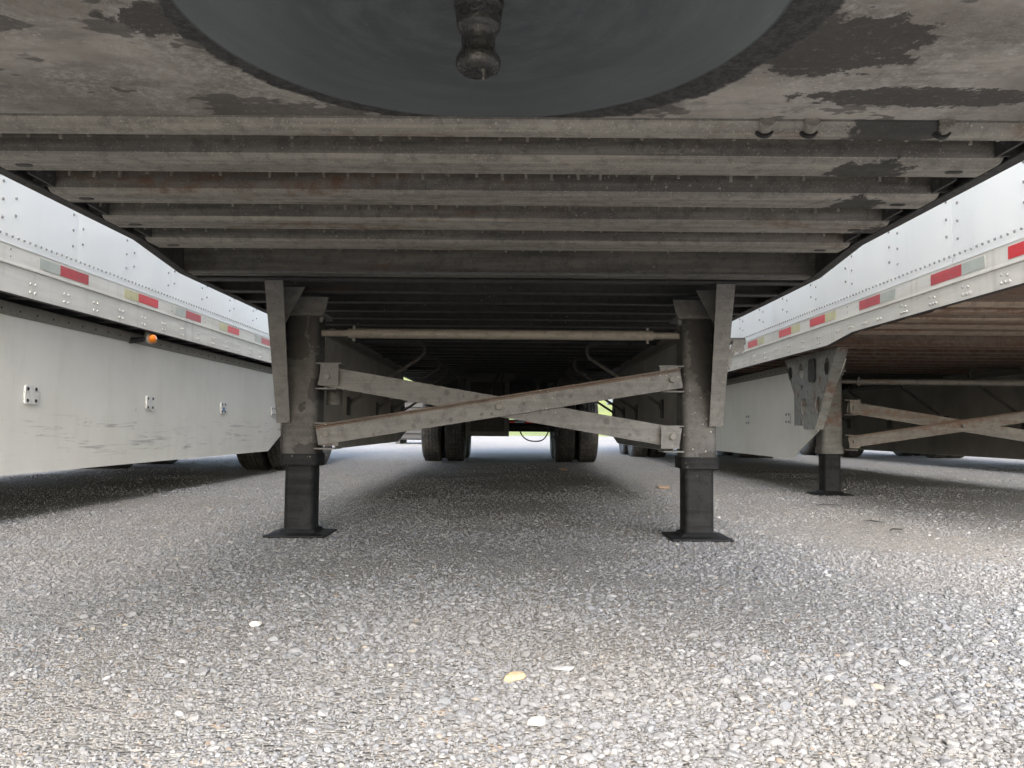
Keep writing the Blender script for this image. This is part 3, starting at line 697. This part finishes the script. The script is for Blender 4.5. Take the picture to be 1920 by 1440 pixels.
def rq(cx, cy, h): return [(cx-h, cy-h), (cx+h, cy-h), (cx+h, cy+h), (cx-h, cy+h)]
def wing(x, yc, ht, hb, zt, zb, holes, s):
    """tapered plate normal to x; round holes cut through as real openings"""
    mb = MB(); outer = [(yc-ht, zt), (yc+ht, zt), (yc+hb, zb), (yc-hb, zb)]
    if not holes: return mb.prism(outer, 'x', x-.003, x+.003)
    bm = bmesh.new(); edges = []
    def loop(pts):
        vv = [bm.verts.new((x, *p)) for p in pts]
        for i in range(len(vv)): edges.append(bm.edges.new((vv[i], vv[(i+1) % len(vv)])))
    loop(outer)
    for hy, hz_, hr in holes: loop([(yc+hy+hr*math.cos(2*math.pi*k/18), hz_+hr*1.08*math.sin(2*math.pi*k/18)) for k in range(18)])
    bmesh.ops.triangle_fill(bm, use_beauty=True, edges=edges)
    ex = bmesh.ops.extrude_face_region(bm, geom=bm.faces[:])
    bmesh.ops.translate(bm, vec=(s*-.006, 0, 0), verts=[v for v in ex['geom'] if isinstance(v, bmesh.types.BMVert)])
    bm.verts.index_update()
    mb.add([v.co[:] for v in bm.verts], [tuple(v.index for v in f.verts) for f in bm.faces]); bm.free()
    return mb

def rear_gear(root, ya):
    """slider rails, hangers and rear guard"""
    for s in (-1, 1):
        sr = MB().prism(sheet([(s*.58, .96), (s*.50, .96), (s*.50, 1.098), (s*.58, 1.098)], .008), 'y', ya-1.4, ya+2.6).build('slider_rail', 'black', root)
        for y in (ya-.62, ya+.62, ya+1.86):
            MB().prism([(y-.12, .96), (y+.12, .96), (y+.06, .60), (y-.06, .60)], 'x', s*.50, s*.56).build('suspension_hanger', 'black', sr)
    for y in (ya-1.35, ya+.6, ya+2.5): MB().box(-.5, .5, y-.03, y+.03, .97, 1.09).build('slider_crossmember', 'black', root)
    MB().tube([(-.35, ya+.55, .86), (.35, ya+.55, .86)], .12, 16).build('air_tank', 'black', root, 40)
    gd = MB().box(-1.2, 1.2, LEN-.1, LEN, .54, .66)
    for s in (-1, 1): gd.box(*sorted((s*.52, s*.62)), LEN-.1, LEN-.01, .66, 1.08)
    go = gd.build('underride_guard', 'black', root)
    for k in range(5):
        MB().box(-1.15+k*.47, -1.15+k*.47+.28, LEN-.102, LEN-.1005, .575, .625).build('reflective_tape', 'red', go)
        if k < 4: MB().box(-1.15+k*.47+.281, -1.15+k*.47+.469, LEN-.102, LEN-.1005, .575, .625).build('reflective_tape', 'tapew2', go)

def root_at(x, y, z=0):
    e = bpy.data.objects.new('semi_trailer', None); COL.objects.link(e); e.location = (x, y, z); e.empty_display_size = .3
    return e
GRP = 'box trailers parked side by side'

# ------------------------------------------------------------------ the trailer we look under
X0, Y0 = -.068, .39
t = tag(root_at(X0, Y0), 'box trailer showing its dusty grey underside, dark greased kingpin disc and crossed leg braces', 'trailer', GRP)
body(t)
for s in (-1, 1): side(t, s, True, [.5+.86*k for k in range(17)])
cp = front_beams(t, 'n', 'plate')
kx, ky = KPX-X0, KPY-Y0
kp = MB().lathe([(.001, -.115), (.026, -.1155), (.0275, -.113), (.0315, -.112), (.0365, -.106), (.0365, -.094), (.034, -.089), (.0275, -.083), (.0265, -.06), (.0275, -.054), (.0295, -.051), (.029, -.0485), (.0365, -.046), (.037, -.012), (.040, -.010), (.041, 0)], (kx, ky, 1.168), 'z', 28)
kob = kp.build('kingpin', 'kingpin', cp, 40)
md = kob.modifiers.new('sub', 'SUBSURF'); md.levels = 1; md.render_levels = 1
tx = bpy.data.textures.new('grease', 'CLOUDS'); tx.noise_scale = .012
md = kob.modifiers.new('grease', 'DISPLACE'); md.texture = tx; md.strength = .0022; md.mid_level = .5; md.texture_coords = 'LOCAL'
MB().tube([(kx+.008, ky-.012, 1.054), (kx+.0095, ky-.013, 1.046), (kx+.009, ky-.013, 1.040), (kx+.010, ky-.013, 1.034)], [.006, .003, .005, .0015], 7).build('grease_drip', 'kingpin', cp, 60)
for x in (0.612, 0.710, 1.002):     # conduits that pass through the first beam
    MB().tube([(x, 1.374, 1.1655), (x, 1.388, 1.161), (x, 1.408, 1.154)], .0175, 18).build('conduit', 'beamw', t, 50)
    MB().tube([(x, 1.399, 1.1545), (x, 1.4075, 1.1515)], .0215, 18).build('conduit_hole_shade', 'dark', t, 50)  # dark sleeve drawn for the shade in the hole around the conduit
hd = MB().prism(rsq(0, 0, .021, .011, .0105, 4), 'z', -.0012, .0008).mesh('slot_hole_shade', 'dark')
for k in range(4):          # thin dark discs painting the shade of slotted holes near beam ends
    for x in (-1.18, 1.17): put(hd, 'slot_hole_shade', FB[k], (x, .085, ZF-.0035))
landing(t, 3.375, .893, 0.0, .985, .32, .09, .505, None, 'leg', 'plateG', 'brace')
# cut pipe beside one leg and crank stub beside the other
MB().lathe([(.036, 0), (.036, -.11), (.031, -.11), (.031, 0), (.036, 0)], (-.765, 3.42, .70), 'z', 20).build('pipe_stub', 'leg', t, 40)
ck = MB().tube([(.96, 3.37, .895), (1.115, 3.37, .895)], .016, 10).build('crank_stub', 'plateG', t, 40)
MB().prism([(1.055, .90), (1.10, .885), (1.103, .85), (1.085, .835), (1.06, .85), (1.035, .76), (1.02, .80)], 'y', 3.33, 3.338).build('crank_hook', 'plateG', ck)
for s in (-1, 1):
    skirt_part(t, s, 1.115, 4.5, 8.55, mat='skirtc', zb=.345, struts=(5.42, 6.64, 7.45, 8.2), plates=(5.42, 6.64, 7.45), ft=.22)
wheels(t, (11.95, 13.19)); rear_gear(t, 11.95)
# hanging rectangular equipment frame under the middle
fx, fy = -.235, 8.75
hf = MB().box(fx-.24, fx+.24, fy+.02, fy+.36, .45, 1.06).build('equipment_box', 'black', t)
for xx in (fx-.24, fx+.19): MB().box(xx, xx+.05, fy-.03, fy+.019, .40, 1.10).build('upright', 'leg', hf)
for z0, z1 in ((.40, .45), (1.0, 1.10)): MB().box(fx-.189, fx+.189, fy-.028, fy+.018, z0, z1).build('frame_rail', 'leg', hf)
MB().box(fx-.30, fx+.30, fy-.034, fy-.0305, 1.03, 1.095).build('top_plate', 'leg', hf)
def hose(pts, r=.009, nm='air_hose'):
    P = [Vector(p) for p in pts]; out = []
    for i in range(len(P)-1):
        p0, p1, p2, p3 = P[max(i-1, 0)], P[i], P[i+1], P[min(i+2, len(P)-1)]
        for k in range(6):
            q = k/6; out.append(.5*((2*p1)+(p2-p0)*q+(2*p0-5*p1+4*p2-p3)*q*q+(3*p1-p0-3*p2+p3)*q**3))
    out.append(P[-1]); return MB().tube(out, r, 7).build(nm, 'hose', t, 60)
hose([(-.10, 8.66, 1.09), (-.17, 8.64, .98), (-.18, 8.65, .85), (-.12, 8.66, .75)])
hose([(-.06, 8.66, 1.08), (-.09, 8.64, .96), (-.08, 8.65, .84), (-.11, 8.66, .74)])
hose([(.52, 11.3, .62), (.56, 11.3, .45), (.66, 11.3, .36), (.76, 11.3, .45), (.78, 11.3, .62)], .007)
hose([(.58, 11.32, .64), (.6, 11.32, .5), (.68, 11.32, .44), (.74, 11.32, .5), (.75, 11.32, .64)], .007)
hose([(.1, 12.0, .55), (.2, 12.0, .36), (.34, 12.0, .30), (.5, 12.0, .33), (.6, 12.0, .5)], .01)
MB().prism([(9.6, 1.1), (10.05, 1.1), (10.05, .98), (9.8, .86)], 'x', -.62, -.55).build('hanger_bracket', 'ibeam', t)
MB().prism([(9.6, 1.1), (10.05, 1.1), (10.05, .98), (9.8, .86)], 'x', .60, .67).build('hanger_bracket', 'ibeam', t)
hb = MB().prism([(.27, 1.1), (.42, 1.1), (.36, 1.02), (.36, .7), (.32, .7), (.32, 1.02)], 'y', 9.5, 9.53).build('valve_bracket', 'ibeam', t)

# ------------------------------------------------------------------ trailer beside it with the long scuffed skirt
XL, YL = -2.38-HW, -3.0
tl = tag(root_at(XL, YL), 'white box trailer with scuffed skirt panel and orange marker lamp under its rail', 'trailer', GRP)
body(tl)
rl = side(tl, 1, True, [y-YL for y in (2.55, 3.4, 4.27, 5.17, 5.92, 6.79, 7.7, 8.55, 9.4, 10.25, 11.1, 12.0)], False)
side(tl, -1, False, [])
front_beams(tl, 'n', 'plateG')
skirt_part(tl, 1, HW-.11, 4.2, 8.95-YL, mat='skirt', zb=.238, plates=[y-YL for y in (2.85, 4.235, 5.62, 7.04, 8.5)], decal=3, struts=[y-YL for y in (2.85, 4.235, 5.62, 7.04, 8.5)])
skirt_part(tl, -1, HW-.18, 4.2, 8.95-YL, mat='skirtc', zb=.25, struts=[y-YL for y in (4.235, 5.62, 7.04, 8.5)])
wheels(tl, (9.3-YL, 10.55-YL)); rear_gear(tl, 9.3-YL)
landing(tl, 3.6, .893, 0, .985, .32, .09, .505, None, 'leg', 'plateG', 'brace')
# marker lamp on a bracket
ly = 5.42-YL; lx = HW-.03
lb = MB().box(lx-.015, lx-.003, ly-.05, ly+.05, 1.03, 1.10).build('marker_lamp', 'flange', tl)
lp = MB(); lp.lathe([(.034, 0), (.034, .010), (.030, .012)], (lx-.003, ly, 1.058), 'x', 20)
q = lp.build('lamp_base', 'lensrim', lb, 40); 
lens = MB().lathe([(.030, .006), (.030, .022), (.026, .034), (.015, .041), (.001, .043)], (lx-.003, ly, 1.058), 'x', 20).build('lamp_lens', 'amber', lb, 40)
for o_ in (q, lens):
    for v in o_.data.vertices: v.co.y = ly+(v.co.y-ly)*1.5
MB().tube([(lx-.02, ly-.04, 1.05), (lx-.09, ly-.12, 1.03), (lx-.13, ly-.2, 1.02)], .018, 9).build('lamp_socket', 'hose', lb, 50)

# ------------------------------------------------------------------ trailer on the other side with the holed bracket
XRr, YRr, DZ = 2.08+HW, 2.58, -.045
tr = tag(root_at(XRr, YRr, DZ), 'white box trailer with rusty crossmembers and a holed bracket on its landing leg', 'trailer', GRP)
body(tr, True)
side(tr, -1, True, [y-YRr for y in (3.18, 3.83, 4.69, 5.53, 6.21, 7.08)]+[5.4+.86*k for k in range(12)])
side(tr, 1, False, [])
front_beams(tr, 'r', 'rusty')
HOLES = [(.42, .985, .052), (.17, .985, .054), (-.34, .985, .058), (.12, .72, .060), (-.18, .72, .060)]
landing(tr, 3.80, .955, .045, 1.20, .54, .11, .545, HOLES, 'legold', 'wingr', 'bracer', zc=.39, pyo=-.27)
MB().prism(rsq(3.45, .975, .065, .085, .03, 4), 'x', -1.2045, -1.215).build('gear_cap', 'black', tr)
for s in (-1, 1):
    skirt_part(tr, s, 1.06, 3.75, 9.3, mat='skirtc', zb=.30, plates=(4.42, 5.62, 6.85, 8.1) if s < 0 else (), struts=(4.6, 5.9, 7.2, 8.4), ft=-.55 if s < 0 else .4)
wheels(tr, (12.5, 13.74)); rear_gear(tr, 12.5)

# ------------------------------------------------------------------ next trailer in the row beyond
tf = tag(root_at(7.15, 3.4), 'white box trailer seen only through the gaps behind the rusty crossmember trailer', 'trailer', GRP)
body(tf); side(tf, -1, True, [.4+.86*k for k in range(17)]); side(tf, 1, False, [])
front_beams(tf, 'n', 'plateG'); landing(tf, 3.6, .893, 0, .985, .32, .09, .505, None, 'leg', 'plateG', 'brace')
for s in (-1, 1): skirt_part(tf, s, HW-.18, 4.4, 9.2, mat='skirtc', zb=.26)
wheels(tf, (12.3, 13.54)); rear_gear(tf, 12.3)

# ------------------------------------------------------------------ ribbed container standing beyond the row
ce = bpy.data.objects.new('metal_container', None); COL.objects.link(ce); ce.location = (-2.75, 24.5, 0)
tag(ce, 'grey ribbed metal container standing on the gravel beyond the wheels', 'container')
MB().box(-.9, .9, 0, 1.6, .12, 1.25).build('shell', 'cont', ce)
rb = MB().box(-.91, .91, -.05, -.0005, 0, .06).mesh('rib', 'cont')
for k in range(7): put(rb, 'rib', ce, (0, 0, .16+k*.155))
sk_ = MB().box(-.06, .06, 0, 1.55, 0, .119).mesh('skid', 'cont')
for x in (-.7, .7): put(sk_, 'skid', ce, (x, .02, 0))
MB().box(-.94, .94, -.04, 1.64, 1.251, 1.31).build('lid', 'cont', ce)

# ------------------------------------------------------------------ gravel: stones scattered over the near lot
def stone_mesh(name, seed, sub, mat):
    rn = random.Random(seed); bm = bmesh.new(); bmesh.ops.create_icosphere(bm, subdivisions=sub, radius=1)
    cuts = [(Vector((rn.gauss(0, 1), rn.gauss(0, 1), rn.gauss(0, 1))).normalized(), rn.uniform(.55, .85)) for _ in range(7)]
    ax = Vector((rn.uniform(.85, 1.25), rn.uniform(.7, 1.0), rn.uniform(.5, .72)))
    for v in bm.verts:
        p = v.co*(1+rn.uniform(-.10, .10))
        for n_, d_ in cuts:
            k = p.dot(n_)
            if k > d_: p = p-n_*(k-d_)*.9
        v.co = Vector((p.x*ax.x, p.y*ax.y, p.z*ax.z))
    me = bpy.data.meshes.new(name); bm.to_mesh(me); bm.free(); me.materials.append(M[mat])
    return me
cols = {}
for key, sub, cnt in (('fine', 1, 5), ('chip', 2, 8)):
    c_ = bpy.data.collections.new('gravel_'+key); cols[key] = c_
    for k in range(cnt):
        me = stone_mesh('stone', 40+k*7+sub, sub, 'stone')
        o = bpy.data.objects.new('stone', me); c_.objects.link(o)
# emitter sheet with density attributes
CELL = .1
gx = np.arange(-8.0, 8.0, CELL); gy = np.arange(.75, 13.0, CELL)
def vnoise(x, y, sc_, seed):
    rg = np.random.default_rng(seed); T = rg.random((64, 64)); X = x*sc_; Y = y*sc_; i = np.floor(X).astype(int); j = np.floor(Y).astype(int); fx_ = X-i; fy_ = Y-j
    fx_ = fx_*fx_*(3-2*fx_); fy_ = fy_*fy_*(3-2*fy_); g_ = lambda a, b: T[a % 64, b % 64]
    return (g_(i, j)*(1-fx_)+g_(i+1, j)*fx_)*(1-fy_)+(g_(i, j+1)*(1-fx_)+g_(i+1, j+1)*fx_)*fy_
GX, GY = np.meshgrid(gx, gy); nxg, nyg = len(gx), len(gy)
inside = (np.abs(GX) < .66*GY+.75).astype(float)
clump = .6*vnoise(GX, GY, 1.3, 3)+.4*vnoise(GX, GY, 3.7, 4)
fine = np.interp(GY, [.7, 1.6, 2.4, 4, 6.5, 13], [19000, 11000, 5000, 2000, 700, 0])*(.75+.5*(1-clump))
chip = np.interp(GY, [.7, 2.2, 4, 6.5, 13], [6200, 4600, 2600, 1000, 60])*np.clip((clump-.36)*3.6, .07, 1.4)
big = np.interp(GY, [.7, 4, 13], [190, 110, 10])*np.clip((clump-.42)*4.0, .05, 1.6)
me = bpy.data.meshes.new('gravel')
V = np.stack([GX, GY, np.zeros_like(GX)+.001], -1).reshape(-1, 3)
idx = np.arange(nxg*nyg).reshape(nyg, nxg)
Fq = np.stack([idx[:-1, :-1], idx[:-1, 1:], idx[1:, 1:], idx[1:, :-1]], -1).reshape(-1, 4)
me.from_pydata(V.tolist(), [], Fq.tolist())
for nm, a in (('fine', fine), ('chip', chip), ('big', big)):
    at_ = me.attributes.new(nm, 'FLOAT', 'POINT'); at_.data.foreach_set('value', (a*inside).astype(np.float32).ravel())
me.materials.append(M['stone'])
go = bpy.data.objects.new('gravel', me); COL.objects.link(go); go['kind'] = 'stuff'; go['label'] = 'loose grey limestone gravel covering the lot'; go['category'] = 'gravel'
ng = bpy.data.node_groups.new('gravel scatter', 'GeometryNodeTree')
ng.interface.new_socket('Geometry', in_out='INPUT', socket_type='NodeSocketGeometry'); ng.interface.new_socket('Geometry', in_out='OUTPUT', socket_type='NodeSocketGeometry')
gi = ng.nodes.new('NodeGroupInput'); gout = ng.nodes.new('NodeGroupOutput'); jn = ng.nodes.new('GeometryNodeJoinGeometry')
for k, (nm, col_, lo, hi, bias, sink) in enumerate((('fine', 'fine', .0022, .0042, 1.0, 0), ('chip', 'chip', .0040, .0092, 1.0, 0), ('big', 'chip', .0105, .0175, 1.0, 0))):
    dp = ng.nodes.new('GeometryNodeDistributePointsOnFaces'); na = ng.nodes.new('GeometryNodeInputNamedAttribute'); na.data_type = 'FLOAT'; na.inputs[0].default_value = nm
    dp.distribute_method = 'RANDOM'; dp.inputs['Seed'].default_value = 11+k
    ng.links.new(gi.outputs[0], dp.inputs['Mesh']); ng.links.new(na.outputs[0], dp.inputs['Density'])
    ci = ng.nodes.new('GeometryNodeCollectionInfo'); ci.inputs[0].default_value = cols[col_]; ci.inputs[1].default_value = True; ci.inputs[2].default_value = True
    io = ng.nodes.new('GeometryNodeInstanceOnPoints'); io.inputs['Pick Instance'].default_value = True
    rs = ng.nodes.new('FunctionNodeRandomValue'); rs.data_type = 'FLOAT'; rs.inputs[2].default_value = 0; rs.inputs[3].default_value = 1; rs.inputs['Seed'].default_value = 5+k
    pw = ng.nodes.new('ShaderNodeMath'); pw.operation = 'POWER'; ng.links.new(rs.outputs[1], pw.inputs[0]); pw.inputs[1].default_value = 2.0
    mr = ng.nodes.new('ShaderNodeMapRange'); ng.links.new(pw.outputs[0], mr.inputs[0]); mr.inputs[3].default_value = lo; mr.inputs[4].default_value = hi
    rr_ = ng.nodes.new('FunctionNodeRandomValue'); rr_.data_type = 'FLOAT_VECTOR'; rr_.inputs[0].default_value = (-.45, -.45, 0); rr_.inputs[1].default_value = (.45, .45, 6.283); rr_.inputs['Seed'].default_value = 25+k
    ng.links.new(dp.outputs['Points'], io.inputs['Points']); ng.links.new(ci.outputs[0], io.inputs['Instance'])
    ng.links.new(mr.outputs[0], io.inputs['Scale']); ng.links.new(rr_.outputs[0], io.inputs['Rotation'])
    ng.links.new(io.outputs[0], jn.inputs[0])
ng.links.new(jn.outputs[0], gout.inputs[0])
mod = go.modifiers.new('scatter', 'NODES'); mod.node_group = ng

# ------------------------------------------------------------------ individual loose stones and scraps
def loose(name, x, y, r, mat, label, seed, cat='stone', sq=.8, group=None):
    me = stone_mesh(name, seed, 3, mat); o = bpy.data.objects.new(name, me); COL.objects.link(o)
    o.scale = (r*1.15, r*.9, r*sq); o.rotation_euler = (0, 0, seed*1.3); o.location = (x, y, r*sq*.42)
    return tag(o, label, cat)
loose('loose_stone', .004, 1.635, .019, 'tan', 'tan angular stone lying alone on the gravel in front of the landing legs', 3)
loose('loose_stone', 1.24, 6.9, .065, 'brownr', 'flat brown stone on the gravel near a landing leg', 5, sq=.45)
loose('loose_stone', 1.39, 2.28, .038, 'greyr', 'flat grey stone half sunk in gravel between two trailers', 6, sq=.45)
loose('loose_stone', .105, 1.71, .022, 'greyr', 'flat dark grey stone sunk beside the tan stone', 12, sq=.4)
loose('loose_stone', .04, 1.395, .016, 'pale', 'cream stone resting on the gravel edge of a small heap', 8)
loose('loose_stone', -.63, 2.05, .02, 'pale', 'white blocky stone lying on gravel before the landing leg', 9)
loose('loose_stone', .58, 6.4+3.4, .07, 'brownr', 'small brown rock beside the trailer wheels', 11, sq=.5)
for k, (x, y, a, L_) in enumerate(((2.02, 5.35, .1, .17), (1.86, 4.05, .6, .12), (1.9, 4.4, -.4, .10))):
    o = MB().tube([(-L_/2, 0, .008), (-L_/6, .012, .012), (L_/5, -.008, .01), (L_/2, .006, .007)], [.004, .008, .007, .003], 6, flat=.5).build('black_scrap', 'scrap')
    o.location = (x, y, .006); o.rotation_euler = (0, 0, a)
    tag(o, ('longest', 'middle sized', 'shortest')[k]+' black scrap lying on gravel by the holed bracket leg', 'scrap')
